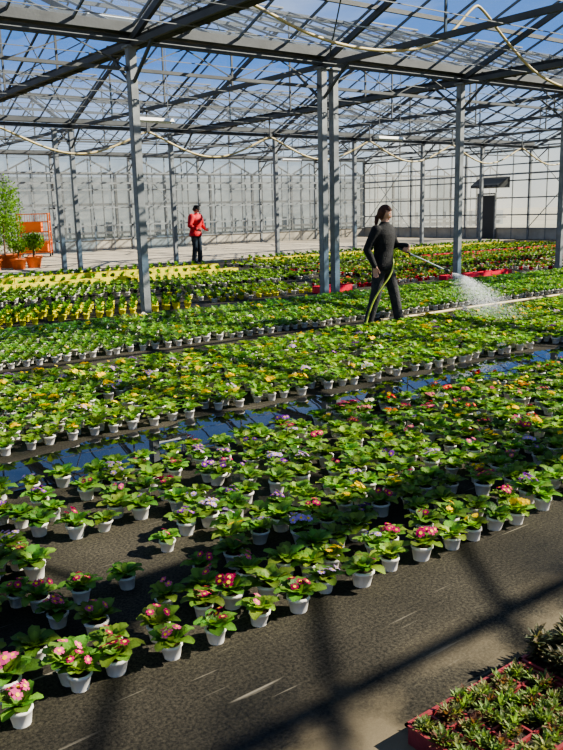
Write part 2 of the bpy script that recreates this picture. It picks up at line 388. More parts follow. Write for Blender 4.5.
def pot(t,rt=.046,rb=.034,h=.066,n=10):
    V=[];F=[]
    pr=[(rb,0.0),(rt*.96,h*.80),(rt*1.06,h*.82),(rt*1.06,h),(rt*.9,h),(rt*.9,h*.85)]
    for r,z in pr:
        for k in range(n): V.append([r*math.cos(2*math.pi*k/n),r*math.sin(2*math.pi*k/n),z])
    for i in range(len(pr)-1):
        for k in range(n): F.append([i*n+k,i*n+(k+1)%n,(i+1)*n+(k+1)%n,(i+1)*n+k])
    t.add(V,F,[1,1,1],3,1)
    V=[[0,0,h*.86]]+[[rt*.9*math.cos(2*math.pi*k/n),rt*.9*math.sin(2*math.pi*k/n),h*.86] for k in range(n)]
    F=[[0,1+k,1+(k+1)%n,1+(k+2)%n] for k in range(0,n,2)]
    t.add(V,F,[.03,.02,.012],4,0)
G1=(.115,.235,.034)
def primrose(nl,n,nf,near,col,spread=1.0,R=.021,clus=.045):
    t=T(); pot(t,n=12 if near else 6)
    for i in range(nl):
        ring=i/nl
        az=i*2.4+rng.uniform(-.35,.35); L=(.128-.065*ring)*rng.uniform(.82,1.15)*spread
        a0=.72+.70*ring+rng.uniform(-.2,.2); a1=-.60+1.2*ring+rng.uniform(-.35,.35)
        cc=np.array(col)*rng.uniform(.55,1.4)*np.array([rng.uniform(.85,1.4),1,1])
        leaf(t,az,L,L*.54,a0,a1,.060,cc,n,rnd=True,crk=.0055 if near else .004)
    ox,oy=rng.normal(0,.010,2)
    for i in range(nf):
        an=i*2.4+rng.uniform(-.4,.4); rr=clus*math.sqrt((i+.4)/max(nf,1)); z=.124+rng.uniform(0,.02)-rr*.35
        flower(t,(ox+rr*math.cos(an),oy+rr*math.sin(an),z),(math.cos(an)*rr*10+rng.uniform(-.3,.3)-.2,math.sin(an)*rr*10+rng.uniform(-.3,.3)-.45,1),R*rng.uniform(.85,1.15),near)
    return t.fin()
SP=.84
NEAR0=[primrose(23,5,0,True,G1,SP) for _ in range(8)]
NEARS=[primrose(22,5,k,True,G1,SP,R=.017) for k in (2,2,3,3)]
NEARF=[primrose(22,5,k,True,G1,SP,R=.020) for k in (4,5,6,7)]
MC=(.130,.255,.036)
MID0=[primrose(16,3,0,False,MC,.86) for _ in range(7)]
MIDS=[primrose(16,3,k,False,MC,.86,R=.018) for k in (1,2,2,3)]
MIDF=[primrose(16,3,k,False,MC,.86,R=.023) for k in (5,6)]
LOW0=[primrose(12,2,0,False,(.120,.245,.04),.88) for _ in range(6)]
LOWF=[primrose(12,2,k,False,(.120,.245,.04),.88,R=.026) for k in (2,4)]
def bushy(nl,h,col,wd=.09,pr=.06,ph=.10):
    t=T(); pot(t,rt=pr,rb=pr*.8,h=ph,n=6)
    for i in range(nl):
        z0=ph*.9+rng.uniform(0,h); az=rng.uniform(0,6.28); L=rng.uniform(.6,1.1)*wd
        leaf(t,az,L,L*.5,rng.uniform(.6,1.4),rng.uniform(-.3,.6),z0,np.array(col)*rng.uniform(.6,1.4),2,r0=.01)
    return t.fin()
BUSH=[bushy(18,.05,(.12,.24,.04),.085,.054,.095) for _ in range(5)]
BUSHD=[bushy(18,.05,(.10,.17,.045),.09,.055,.06) for _ in range(5)]
def inst(mb,t,x,y,z,s,petal,eye,potc,tint=(1,1,1)):
    a=rng.uniform(0,6.28); c,sn=math.cos(a),math.sin(a); tx,ty=rng.normal(0,.06,2)
    V=t.V*s; x_=V[:,0]*c-V[:,1]*sn; y_=V[:,0]*sn+V[:,1]*c; z_=V[:,2]
    V=np.stack([x_+z_*tx+x,y_+z_*ty+y,z_+z],1)
    C=t.C.copy(); K=t.K
    C[K==0]*=np.array(tint)*rng.uniform(.75,1.22); C[K==1]*=np.array(petal)*rng.uniform(.8,1.15); C[K==2]*=np.array(eye); C[K==3]*=np.array(potc)*rng.uniform(.93,1.02)
    mb.add(V,t.F,C,t.M)
YEL=(.90,.60,.012);YE2=(.90,.74,.05);MAG=(.48,.012,.13);PNK=(.66,.09,.26);PUR=(.22,.04,.38);BLU=(.16,.11,.56);ORG=(.88,.24,.02);RED=(.62,.012,.03);WHT=(.85,.80,.70);LIL=(.48,.32,.66);BUR=(.26,.008,.06)
EY=(.92,.68,.03); WP=(.96,.93,.87); MATS=[M_leaf,M_pot,M_petal]

mb=MB(); sx=.190; sy=.164
j=0; y=2.40
while y<4.56:
    x=.45+(j%2)*sx*.5+rng.uniform(-.06,.06)
    while x<10.8:
        drop=.06+.48*math.exp(-((x-1.35)/.38)**2)*(1 if 2.75<y<3.4 else .2) + (.18 if x<2.3 and y>3.6 else 0)
        px=x+rng.normal(0,.028); py=y+rng.normal(0,.024)
        if rng.uniform()>drop:
            f=rng.uniform()
            if px<1.9 and py<3.3: pal=[MAG,BUR,MAG,PNK,MAG,BUR,PNK]; pf=.78
            elif px>4.2 and py>3.1: pal=[RED,PNK,YEL,MAG,RED,WHT,PNK,YEL,ORG]; pf=.60
            elif px<3.6 and py>3.2: pal=[PUR,LIL,MAG,MAG,PNK,LIL,PUR]; pf=.46
            elif px>3.2: pal=[YEL,ORG,LIL,PNK,YEL,MAG,PNK,PUR]; pf=.48
            else: pal=[PUR,BLU,LIL,PNK,LIL,MAG,YEL]; pf=.44
            if f<pf: tt=NEARF[rng.integers(4)] if rng.uniform()<.55 else NEARS[rng.integers(4)]
            else: tt=NEAR0[rng.integers(8)]
            pc=pal[rng.integers(len(pal))]
            inst(mb,tt,px,py,0,rng.uniform(.86,1.14),pc,EY,WP,(rng.uniform(.85,1.2),1,1))
        x+=sx
    j+=1; y+=sy
mb.build('potted_primrose_bed',MATS,True)
mb=MB(); sx=.168; sy=.148; j=0; y=5.45
while y<7.76:
    x=.6+(j%2)*sx*.5
    while x<15.5:
        px=x+rng.normal(0,.022); py=y+rng.normal(0,.020)
        if rng.uniform()>.04:
            left=px<4.6
            f=rng.uniform()
            pf=.40 if left else (.26 if py>6.9 else .15)
            pal=[YEL,YE2,YEL,YEL,YEL,LIL] if (left or py>6.8) else [LIL,YEL,YEL,WHT,YEL,PUR]
            if f<pf*.5: tt=MIDF[rng.integers(2)]
            elif f<pf: tt=MIDS[rng.integers(4)]
            else: tt=MID0[rng.integers(7)]
            inst(mb,tt,px,py,0,rng.uniform(.88,1.14),pal[rng.integers(len(pal))],EY,WP,(rng.uniform(.9,1.25),1.05,1))
        x+=sx
    j+=1; y+=sy
mb.build('potted_primrose_bed',MATS,True)
mb=MB(); sx=.160; sy=.148; y=8.62; j=0
while y<11.0:
    x=.8+(j%2)*sx*.5
    while x<21.5:
        if rng.uniform()>.02:
            tt=LOWF[rng.integers(2)] if rng.uniform()<.07 else LOW0[rng.integers(6)]
            inst(mb,tt,x+rng.normal(0,.016),y+rng.normal(0,.016),0,rng.uniform(.92,1.15),[YEL,WHT,YEL][rng.integers(3)],EY,WP,(rng.uniform(.85,1.15),1,1.1))
        x+=sx
    j+=1; y+=sy
mb.build('potted_primrose_bed',MATS,True)
YP=(.92,.88,.05); RP=(.80,.015,.06); BP=(.03,.03,.03)
def bed(name,y0,y1,x0,x1,s,tl,potc,tint=(1,1,1),pet=None,drop=.03):
    mb=MB(); y=y0; j=0
    while y<y1:
        x=x0+(j%2)*s*.5
        while x<x1:
            if rng.uniform()>drop:
                pc=potc[rng.integers(len(potc))]
                inst(mb,tl[rng.integers(len(tl))],x+rng.normal(0,.012),y+rng.normal(0,.012),0,rng.uniform(.9,1.15),(pet or [YEL])[rng.integers(len(pet or [1]))],EY,pc,tint)
            x+=s
        j+=1; y+=s
    return mb.build(name,MATS,True)
bed('yellow_potted_herbs',11.95,13.5,2.5,7.1,.21,BUSH,[YP],(1.1,1.1,.8))
bed('potted_bellis_bed',12.35,14.2,7.7,10.3,.21,BUSHD+LOW0,[WP,YP],(1.1,1.05,1))
bed('red_potted_cyclamen',12.3,13.3,10.8,16.4,.20,BUSHD+LOWF,[RP,RP,WP],(1.1,.95,1),[RED,PNK])
bed('potted_bellis_bed',11.95,13.4,17.0,25.5,.22,BUSHD+LOWF+LOWF,[RP,WP],(1.1,.95,.9),[RED,PNK,WHT])
bed('potted_perennials',14.9,17.3,4.2,12.4,.20,LOW0+LOW0+BUSHD,[WP,BP],(1.15,1.1,1))
bed('dark_leaf_perennials',14.1,17.2,13.0,27.0,.22,LOW0+BUSHD+LOWF,[BP,RP,WP],(1.05,.95,1),[RED,PNK,YEL])
bed('yellow_potted_herbs',18.15,18.9,4.5,12.0,.26,BUSH,[YP],(1.1,1.1,.8))
bed('potted_perennials',18.0,20.4,13.2,28.0,.24,LOW0+BUSHD+LOWF,[BP,WP],(1.25,1.1,.9),[YEL,YE2])
bed('yellow_potted_herbs',20.1,21.4,5.5,12.4,.28,BUSH,[YP,YP,WP],(1.2,1.1,.8))
bed('yellow_potted_herbs',21.4,22.1,14.9,28.0,.28,BUSH,[YP,WP],(1.1,1.05,.8))
def tray_row(name,x0,x1,y,m,w=.40,dpt=.32,h=.10):
    t=MB(); x=x0
    while x+w<=x1:
        t.box((x+w/2,y,.01),(w-.02,dpt,.02))
        for s in (-1,1):
            t.box((x+w/2,y+s*dpt/2,h/2),(w-.02,.015,h)); t.box((x+w/2+s*(w-.03)/2,y,h/2),(.015,dpt,h))
        t.box((x+w/2,y,.045),(w-.05,dpt-.03,.05),1)
        x+=w
    o=t.build(name,[m,M_soil])
tray_row('red_nursery_trays',9.9,10.75,11.98,M_trayred,.4,.32,.14); tray_row('red_nursery_trays',13.6,16.2,12.0,M_trayred,.4,.2,.10)
tray_row('yellow_nursery_trays',4.3,12.2,17.72,M_trayyel,.5,.25,.15)
tray_row('yellow_nursery_trays',5.4,12.8,19.65,M_trayyel,.5,.25,.15)
tray_row('yellow_nursery_trays',14.9,27.5,21.0,M_trayyel,.5,.25,.12)
tray_row('red_nursery_trays',19.0,27.5,17.6,M_trayred,.5,.25,.10)

P=MB(); xs=np.arange(0,14,.08); lo=[];hi=[]
for i,x in enumerate(xs):
    lo.append(4.60+.05*math.sin(x*2.3)+.04*math.sin(x*5.1+1)+.02*math.sin(x*13)); hi.append(5.30+.05*math.sin(x*1.9+2)+.04*math.sin(x*6.3)+.02*math.sin(x*15))
V=[];F=[]
for i,x in enumerate(xs): V+= [[x,lo[i],.004],[x,hi[i],.004]]
for i in range(len(xs)-1):
    F.append([2*i,2*i+2,2*i+3,2*i+1])
P.add(V,F); P.build('water_puddle',[M_water])

# ---------------------------------------------------------------- hoses, lamps
hz=[(5.4,4.75),(6.5,4.43),(7.9,4.02),(9.4,4.02),(10.5,4.3),(11.2,4.95),(11.4,4.95),(12.2,4.4),(13.2,3.9),(14.6,3.75),(15.9,4.1),(17.0,4.8)]
tube('overhead_hose',[(x,9.3,z) for x,z in hz],.024,M_hose)
pts=[]
for i in range(-1,6):
    xa=9.52+DX*i; pts+=[(xa-.05,18,3.62),(xa+.05,18,3.62),(xa+DX*.3,18,3.15),(xa+DX*.5,18,3.02),(xa+DX*.7,18,3.15)]
tube('overhead_hose',pts,.026,M_hose)
rg=MB()
for i in range(-1,6): xa=9.52+DX*i; rg.beam((xa,18,3.6),(xa,18,GZ-.2),.03,.03); rg.box((xa,18,3.66),(.08,.12,.1))
rg.build('hose_trolley_rail',[M_steeldk])
def lamp(x,y,z):
    e=empty('strip_light',(x,y,0)); m=MB()
    m.add([[-.5,-.04,z+.05],[.5,-.04,z+.05],[.5,.04,z+.05],[-.5,.04,z+.05],[-.5,-.10,z-.02],[.5,-.10,z-.02],[.5,.10,z-.02],[-.5,.10,z-.02]],[[0,1,2,3],[4,5,6,7],[0,1,5,4],[2,3,7,6],[0,3,7,4],[1,2,6,5]])
    m.build('reflector_housing',[M_lampw],parent=e)
    m=MB(); m.beam((-.47,0,z-.04),(.47,0,z-.04),.035,.035); m.build('tube',[M_lampw],parent=e)
    yr=(y-G0)%BAY; rr=GZ+RISE*(1-abs(yr/BAY-.5)*2)
    m=MB(); 
    for s in (-.4,.4): m.beam((s,0,z+.04),(s,0,rr-.02),.012,.012)
    m.build('hanging_rods',[M_alu],parent=e)
lamp(8.6,16,3.65); lamp(15.9,16,3.5); lamp(6.9,14.2,5.2); lamp(21,27,3.7)
tube('ground_water_pipe',[(7.98,8.22,.03),(8.6,8.16,.03),(10,8.24,.03),(13,8.18,.03),(17,8.25,.03),(22,8.2,.03)],.024,M_hose)

# ---------------------------------------------------------------- people
def loft(rings,n=18):
    V=[];F=[]
    for (cx,cy,cz,rx,ry) in rings:
        for k in range(n):
            a=2*math.pi*k/n; V.append((cx+rx*math.cos(a),cy+ry*math.sin(a),cz))
    for i in range(len(rings)-1):
        for k in range(n): F.append([i*n+k,i*n+(k+1)%n,(i+1)*n+(k+1)%n,(i+1)*n+k])
    F.append(list(range(n))[::-1]); F.append([(len(rings)-1)*n+k for k in range(n)])
    return V,F
def capsule(p,q,r1,r2,n=14):
    p=Vector(p);q=Vector(q);d=(q-p);L=d.length;d.normalize()
    a=d.orthogonal().normalized(); bb=d.cross(a); V=[];F=[];R=[]
    for k in range(1,5): th=math.pi/2*(1-k/4); R.append((-r1*math.sin(th),r1*math.cos(th)))
    R.append((L*.5,(r1+r2)/2))
    for k in range(0,4): th=math.pi/2*k/4; R.append((L+r2*math.sin(th),r2*math.cos(th)))
    for s,r in R:
        for k in range(n):
            an=2*math.pi*k/n; V.append(tuple(p+d*s+(a*math.cos(an)+bb*math.sin(an))*r))
    for i in range(len(R)-1):
        for k in range(n): F.append([i*n+k,i*n+(k+1)%n,(i+1)*n+(k+1)%n,(i+1)*n+k])
    F.append(list(range(n))[::-1]); F.append([(len(R)-1)*n+k for k in range(n)])
    return V,F
def fuse(name,parts,vox,mats,picker,parent,smooth=4):
    V=[];F=[]
    for v,f in parts:
        o=len(V); V+=v; F+=[[i+o for i in q] for q in f]
    ob=pyobj(name+'_tmp',V,F,[])
    m=ob.modifiers.new('r','REMESH'); m.mode='VOXEL'; m.voxel_size=vox
    s=ob.modifiers.new('s','SMOOTH'); s.iterations=smooth; s.factor=.5
    bpy.context.view_layer.update()
    dg=bpy.context.evaluated_depsgraph_get(); me=bpy.data.meshes.new_from_object(ob.evaluated_get(dg))
    bpy.data.objects.remove(ob)
    me.name=name; me.materials.clear()
    for mm in mats: me.materials.append(mm)
    for p in me.polygons:
        p.use_smooth=True; p.material_index=picker(p.center)
    o=bpy.data.objects.new(name,me); COL.objects.link(o); o.parent=parent
    return o
def segd(c,a,b_):
    a=Vector(a);b_=Vector(b_);t=max(0,min(1,(c-a).dot(b_-a)/(b_-a).length_squared)); return (c-(a+(b_-a)*t)).length
def hand(name,parent,origin,xdir,ydir,curl,scale=1.0,mir=1):
    y=Vector(ydir).normalized(); x=Vector(xdir); x=(x-y*x.dot(y)).normalized(); z=x.cross(y)*mir
    def W(p): p=Vector(p)*scale; return tuple(Vector(origin)+x*p.x+y*p.y+z*p.z)
    parts=[]
    for xo in (-.028,-.010,.010,.028): parts.append(capsule(W((xo*.7,.0,0)),W((xo,.078,0)),.015*scale,.012*scale,10))
    for xo,L in ((.029,.072),(.0098,.08),(-.0098,.074),(-.029,.058)):
        p=Vector((xo,.082,0)); an=0
        for s,fr in enumerate((.45,.31,.24)):
            an+=curl*(.9 if s else .8)
            q=p+Vector((0,math.cos(an),-math.sin(an)))*L*fr
            parts.append(capsule(W(p),W(q),(.0092-.0008*s)*scale,(.0086-.0008*s)*scale,8)); p=q
    p=Vector((.026,.022,-.004))
    for d,r in ((Vector((.026,.026,-.012)),.012),(Vector((.010,.026,-.014-.008*curl)),.010),(Vector((.0,.02,-.012-.01*curl)),.009)):
        q=p+d; parts.append(capsule(W(p),W(q),r*scale,r*.9*scale,8)); p=q
    fuse(name,parts,.0042,[M_skin],lambda c:0,parent,2)
    return W
def head(parent,c,yaw,pitch,hairm,style,sc=1.0):
    h=empty('head',c); h.rotation_euler=(pitch,0,yaw); h.parent=parent
    V=[];F=[];nu,nv=32,24
    for i in range(nv+1):
        th=math.pi*i/nv
        for k in range(nu):
            ph=2*math.pi*k/nu; x=math.sin(th)*math.cos(ph); y=math.sin(th)*math.sin(ph); z=math.cos(th)
            jaw=1-.28*max(0,-z-.15) ; X=.074*x*jaw; Y=.092*y*(1-.12*max(0,-z)); Z=.112*z
            if y>0:
                X*=1-.08*y
                nose=math.exp(-(x/.16)**2)*math.exp(-((z+.18)/.22)**2); Y+=.020*nose
                for s in (-1,1): Y-=.010*math.exp(-((x-s*.38)/.17)**2)*math.exp(-((z-.02)/.12)**2)
                Y+=.005*math.exp(-(x/.25)**2)*math.exp(-((z+.52)/.1)**2)+.010*math.exp(-(x/.3)**2)*math.exp(-((z+.85)/.18)**2)
            V.append((X*sc,Y*sc,Z*sc))
    for i in range(nv):
        for k in range(nu): F.append([i*nu+k,(i+1)*nu+k,(i+1)*nu+(k+1)%nu,i*nu+(k+1)%nu])
    pyobj('face',V,F,[M_skin],True,h)
    for s in (-1,1):
        V,F=capsule((s*.028*sc,.078*sc,.004*sc),(s*.0281*sc,.0785*sc,.004*sc),.010*sc,.010*sc,10); pyobj('eye',V,F,[M_white],True,h)
        V,F=capsule((s*.029*sc,.085*sc,.004*sc),(s*.029*sc,.0852*sc,.004*sc),.0048*sc,.0048*sc,8); pyobj('iris',V,F,[M_iris],True,h)
        V,F=capsule((s*.016*sc,.088*sc,.024*sc),(s*.042*sc,.078*sc,.024*sc),.0032*sc,.002*sc,6); pyobj('eyebrow',V,F,[hairm],True,h)
        V,F=capsule((s*.075*sc,-.004*sc,.016*sc),(s*.074*sc,.0,-.022*sc),.014*sc,.009*sc,8); pyobj('ear',V,F,[M_skin],True,h)
    V,F=capsule((-.02*sc,.086*sc,-.056*sc),(.02*sc,.086*sc,-.056*sc),.0055*sc,.0055*sc,8); pyobj('mouth',V,F,[M_lip],True,h)
    V=[];F=[]
    for i in range(nv+1):
        th=math.pi*i/nv
        for k in range(nu):
            ph=2*math.pi*k/nu; x=math.sin(th)*math.cos(ph); y=math.sin(th)*math.sin(ph); z=math.cos(th)
            w=1+.02*math.sin(ph*9+th*3)
            V.append((.083*x*w*sc,(.100*y*w-.004)*sc,(.122*z)*sc))
    for i in range(nv):
        for k in range(nu):
            th=math.pi*(i+.5)/nv; ph=2*math.pi*(k+.5)/nu; y=math.sin(th)*math.sin(ph); z=math.cos(th)
            if style=='man': keep=z>.30 if y>.2 else z>-.35
            else: keep=(z>.45+.35*max(0,y-.5)) if y>.15 else z>-.62
            if keep: F.append([i*nu+k,(i+1)*nu+k,(i+1)*nu+(k+1)%nu,i*nu+(k+1)%nu])
    o=pyobj('hair',V,F,[hairm],True,h); o.modifiers.new('t','SOLIDIFY').thickness=-.008
    if style=='woman':
        parts=[capsule((0,-.075,-.04),(0,-.095,-.07),.036,.034),capsule((0,-.095,-.07),(.02,-.085,-.14),.032,.028),capsule((.02,-.085,-.14),(.03,-.065,-.21),.028,.010),
               capsule((.066,.01,.04),(.078,.0,-.07),.020,.016),capsule((-.066,.01,.04),(-.078,.0,-.07),.020,.016)]
        fuse('tied_back_hair',parts,.008,[hairm],lambda c:0,h,2)
    else:
        V=[];F=[];n=24
        for r,z in ((.088,.030),(.090,.065),(.078,.105),(.045,.128),(.004,.135)):
            for k in range(n): a=2*math.pi*k/n; V.append((r*math.cos(a)*.97*sc,(r*1.12*math.sin(a))*sc,z*sc))
        for i in range(4):
            for k in range(n): F.append([i*n+k,i*n+(k+1)%n,(i+1)*n+(k+1)%n,(i+1)*n+k])
        pyobj('cap_crown',V,F,[M_black],True,h)
        V=[];F=[]
        for r in (0,1):
            for k in range(9):
                a=math.pi*(.12+.76*k/8); V.append(((.085+r*.0)*math.cos(a)*sc,(.095+r*.065*math.sin(a))*math.sin(a)*sc if r else .095*math.sin(a)*sc,(.040-r*.012)*sc))
        for k in range(8): F.append([k,k+1,9+k+1,9+k])
        o=pyobj('cap_brim',V,F,[M_black],True,h); o.modifiers.new('t','SOLIDIFY').thickness=.004
    return h
def shoe(parent,x,y,ang):
    V=[];F=[];n=14
    prof=[(-.085,.030,.075),(-.07,.038,.10),(-.02,.040,.105),(.04,.042,.075),(.10,.046,.055),(.15,.040,.045),(.175,.020,.03)]
    for (yy,w,h) in prof:
        for k in range(n):
            a=2*math.pi*k/n; V.append((w*math.cos(a),yy,max(.012,h*.5+h*.5*math.sin(a)) if math.sin(a)>-.6 else .012))
    for i in range(len(prof)-1):
        for k in range(n): F.append([i*n+k,(i+1)*n+k,(i+1)*n+(k+1)%n,i*n+(k+1)%n])
    F.append(list(range(n))); F.append([(len(prof)-1)*n+k for k in range(n)][::-1])
    o=pyobj('shoe',V,F,[M_shoe],True,parent); o.location=(x,y,0); o.rotation_euler=(0,0,ang)
    V=[];n=18
    for z in (0,.018):
        for k in range(n):
            a=2*math.pi*k/n; V.append((.046*math.cos(a)*(1+.08*math.sin(a)),.045+.135*math.sin(a),z))
    F=[[k,(k+1)%n,n+(k+1)%n,n+k] for k in range(n)]+[list(range(n))[::-1],[n+k for k in range(n)]]
    o=pyobj('shoe_sole',V,F,[M_sole],False,parent); o.location=(x,y,0); o.rotation_euler=(0,0,ang)

def person(name,loc,rot,J,topm,legm,hairm,style,hyaw,hpitch,W=1.0,scale=1.0,fat=1.0):
    e=empty(name,loc,rot); e.scale=(scale,)*3
    lean=J.get('lean',0)
    def ln(z): return lean*max(0,z-.85)
    R=[(.79,.172*W,.128),(.86,.180*W,.136),(.96,.160*W,.122),(1.06,.146*W,.115),(1.18,.168*W,.126),(1.30,.184*W,.122),(1.38,.165*W,.10),(1.425,.105*W,.078),(1.455,.066,.064),(1.475,.060,.06)]
    parts=[loft([(0,ln(z),z,rx,ry*fat) for z,rx,ry in R],20)]
    neck=((0,ln(1.42),1.42),(0,ln(1.5)+.012,1.52)); parts.append(capsule(*neck,.052,.050))
    for s in ('R','L'):
        hp,kn,an=J['leg'+s]
        parts+= [capsule(hp,kn,.104,.078),capsule(kn,an,.080,.070)]
        sh,el,wr=J['arm'+s]
        parts+= [capsule(sh,el,.066*W*fat,.053*fat),capsule(el,wr,.054*fat,.040)]
        shoe(e,an[0],an[1]-.0,J['foot'+s])
    parts.append(capsule((-.07,0,.83),(.07,0,.83),.105,.105))
    def pick(c):
        z=c.z
        if segd(c,*neck)<.068 and z>1.478: return 2
        if z<.80:
            for s in ('R','L'):
                sh,el,wr=J['arm'+s]
                if segd(c,el,wr)<.055: return 0
            return 1
        return 0
    fuse('clothed_body',parts,.013,[topm,legm,M_skin],pick,e,5)
    for s in ('R','L'):
        hd=J['hand'+s]; hand('hand_'+s,e,hd[0],hd[1],hd[2],hd[3],mir=hd[4])
    head(e,J['head'],hyaw,hpitch,hairm,style)
    return e
wr=Vector((-.25,.27,1.10)); ldir=Vector((-.13,.50,-.27)).normalized()
ydir=Vector((.30,.1,-1)); ydir=(ydir-ldir*ydir.dot(ldir)).normalized()
JW={'legR':((.085,0,.86),(.14,-.02,.47),(.185,-.11,.10)),'legL':((-.085,0,.86),(-.145,.095,.48),(-.19,.15,.10)),'footR':-.15,'footL':.35,
 'armR':((.165,0,1.365),(.275,-.08,1.10),(.25,.03,.87)),'armL':((-.165,0,1.365),(-.27,.03,1.12),(-.25,.24,1.13)),
 'handR':((.25,.035,.855),(-.4,.9,0),(.0,.15,-1),.35,1),'handL':(tuple(wr+Vector((0,-.01,.035))),tuple(ldir),tuple(ydir),1.05,-1),
 'head':(0,.03,1.585),'lean':.05}
RW=math.radians(-168.2); WL=Vector((7.80,7.98,0)); WS=.985
wom=person('woman_watering',tuple(WL),RW,JW,M_black,M_char,M_hairr,'woman',.30,-.26,W=1.06,scale=WS,fat=1.10)
gp=wr+Vector((0,-.01,.035))+ydir*.088
zz=ldir.cross(ydir)*-1
gp=gp-zz*.018
tip=Vector((-.40,.82,.78)); le=empty('watering_lance'); le.parent=wom
d=(tip-gp).normalized()
V,F=capsule(gp-d*.10,gp+d*.08,.015,.014); pyobj('handle',V,F,[M_dark],True,le)
V,F=capsule(gp+d*.08,tip-d*.05,.009,.008); pyobj('tube_shaft',V,F,[M_lampw],True,le)
V,F=capsule(tip-d*.05,tip,.014,.028); pyobj('rose_head',V,F,[M_dark],True,le)
s_=gp-d*.10
tube('garden_hose',[tuple(s_),tuple(s_-d*.12+Vector((0,0,-.05))),(.02,.22,.80),(.28,.05,.45),(.38,-.02,.10),(.42,.0,.015),(.30,.20,.014),(-.1,.02,.014),(-.45,-.10,.014)],.012,M_yhose,parent=wom)
sp=MB(); R3=Matrix.Rotation(RW,3,'Z'); T0=R3@((tip+d*.06)*WS)+WL; T0=np.array(T0)
for i in range(9000):
    end=np.array([8.34+rng.normal(0,.14),6.42+rng.normal(0,.28),.215]); u=.02+.97*rng.uniform()**.8
    a=T0+(end-T0)*u; a[2]=T0[2]+(end[2]-T0[2])*(u**1.6); 
    u2=u+.01; c=T0+(end-T0)*u2; c[2]=T0[2]+(end[2]-T0[2])*(u2**1.6)
    dd=nz(c-a)*rng.uniform(.005,.020); w=rng.uniform(.0006,.0013)
    sp.beam(a,a+dd,w*2,w*2)
sp.build('water_spray',[M_spray])
JM={'legR':((.09,0,.86),(.10,.03,.47),(.11,-.02,.10)),'legL':((-.09,0,.86),(-.11,.05,.47),(-.12,.05,.10)),'footR':-.1,'footL':.15,
 'armR':((.20,.02,1.36),(.32,.02,1.12),(.22,.20,1.00)),'armL':((-.20,.02,1.36),(-.33,.03,1.12),(-.20,.22,1.00)),
 'handR':((.215,.215,.99),(.3,.2,1),(-.5,.9,-.2),.5,1),'handL':((-.195,.235,.99),(-.3,.2,1),(.5,.9,-.2),.5,-1),
 'head':(0,.06,1.585),'lean':.10}
person('man_in_red_jacket',(13.52,22.62,.0),math.radians(-155),JM,M_red,M_char,M_haird,'man',.3,-.3,W=1.3,scale=1.09,fat=1.3)

# ---------------------------------------------------------------- left side props
def tree(x,y,h,fr,nl,pr,ph):
    e=empty('citrus_tree_in_orange_pot',(x,y,.010))
    V=[];F=[];n=24; pr_=[(pr*.7,0),(pr*.95,ph*.85),(pr*1.06,ph*.85),(pr*1.06,ph),(pr*.92,ph),(pr*.9,ph*.88),(.001,ph*.88)]
    for r,z in pr_:
        for k in range(n): V.append((r*math.cos(2*math.pi*k/n),r*math.sin(2*math.pi*k/n),z))
    for i in range(len(pr_)-1):
        for k in range(n): F.append([i*n+k,i*n+(k+1)%n,(i+1)*n+(k+1)%n,(i+1)*n+k])
    pyobj('pot',V,F,[M_terra],True,e)
    parts=[capsule((0,0,ph*.85),(.03,.02,ph+h*.45),.03,.022)]
    for k in range(6):
        a=k*1.05; parts.append(capsule((.03,.02,ph+h*.3+.05*k),(.7*fr*math.cos(a),.7*fr*math.sin(a),ph+h*(.55+.06*k)),.016,.007,8))
    fuse('trunk',parts,.012,[M_bark],lambda c:0,e,1)
    t=MB(); 
    for _ in range(nl):
        dd=rng.normal(size=3); dd/=np.linalg.norm(dd); p=np.array([0,0,ph+h*.62])+dd*np.array([fr,fr,h*.42])*rng.uniform(.35,1)
        a=nz(rng.normal(size=3)); bb=nz(np.cross(a,rng.normal(size=3))); s=rng.uniform(.035,.065)
        q=np.array((.13,.24,.03))*rng.uniform(.5,1.5)
        t.add([p-a*s,p+bb*s*.45,p+a*s,p-bb*s*.45],[[0,1,2,3]],np.tile(q,(4,1)),0)
    t.build('foliage',[M_leaf],parent=e)
tree(8.30,26,2.5,.72,2400,.30,.42); tree(8.95,25.2,.75,.36,560,.27,.36); tree(7.6,25.0,.7,.34,420,.26,.36); tree(9.6,26.9,.8,.38,480,.24,.32); tree(8.35,24.9,.65,.36,480,.26,.34); tree(9.1,27.6,1.3,.5,800,.28,.36)
r=MB()
for sx_ in (-.6,.6):
    for sy_ in (-.3,.3):
        r.beam((sx_,sy_,.12),(sx_,sy_,1.75),.05,.05); r.box((sx_,sy_,.07),(.05,.10,.12),1)
for z in (.18,.6,1.0,1.4,1.72):
    for sy_ in (-.3,.3): r.beam((-.6,sy_,z),(.6,sy_,z),.03,.04)
    for sx_ in (-.6,.6): r.beam((sx_,-.3,z),(sx_,.3,z),.03,.04)
for x in np.arange(-.5,.55,.1): r.beam((x,.3,.18),(x,.3,1.72),.015,.015)
for z in (.2,1.0): r.box((0,0,z),(1.15,.56,.02))
r.box((0,0,.42),(1.0,.5,.4)); r.box((-.1,0,1.2),(.8,.5,.36))
o=r.build('orange_roll_container',[M_orange,M_dark]); o.location=(11.5,32.0,.010); o.rotation_euler=(0,0,-.5)

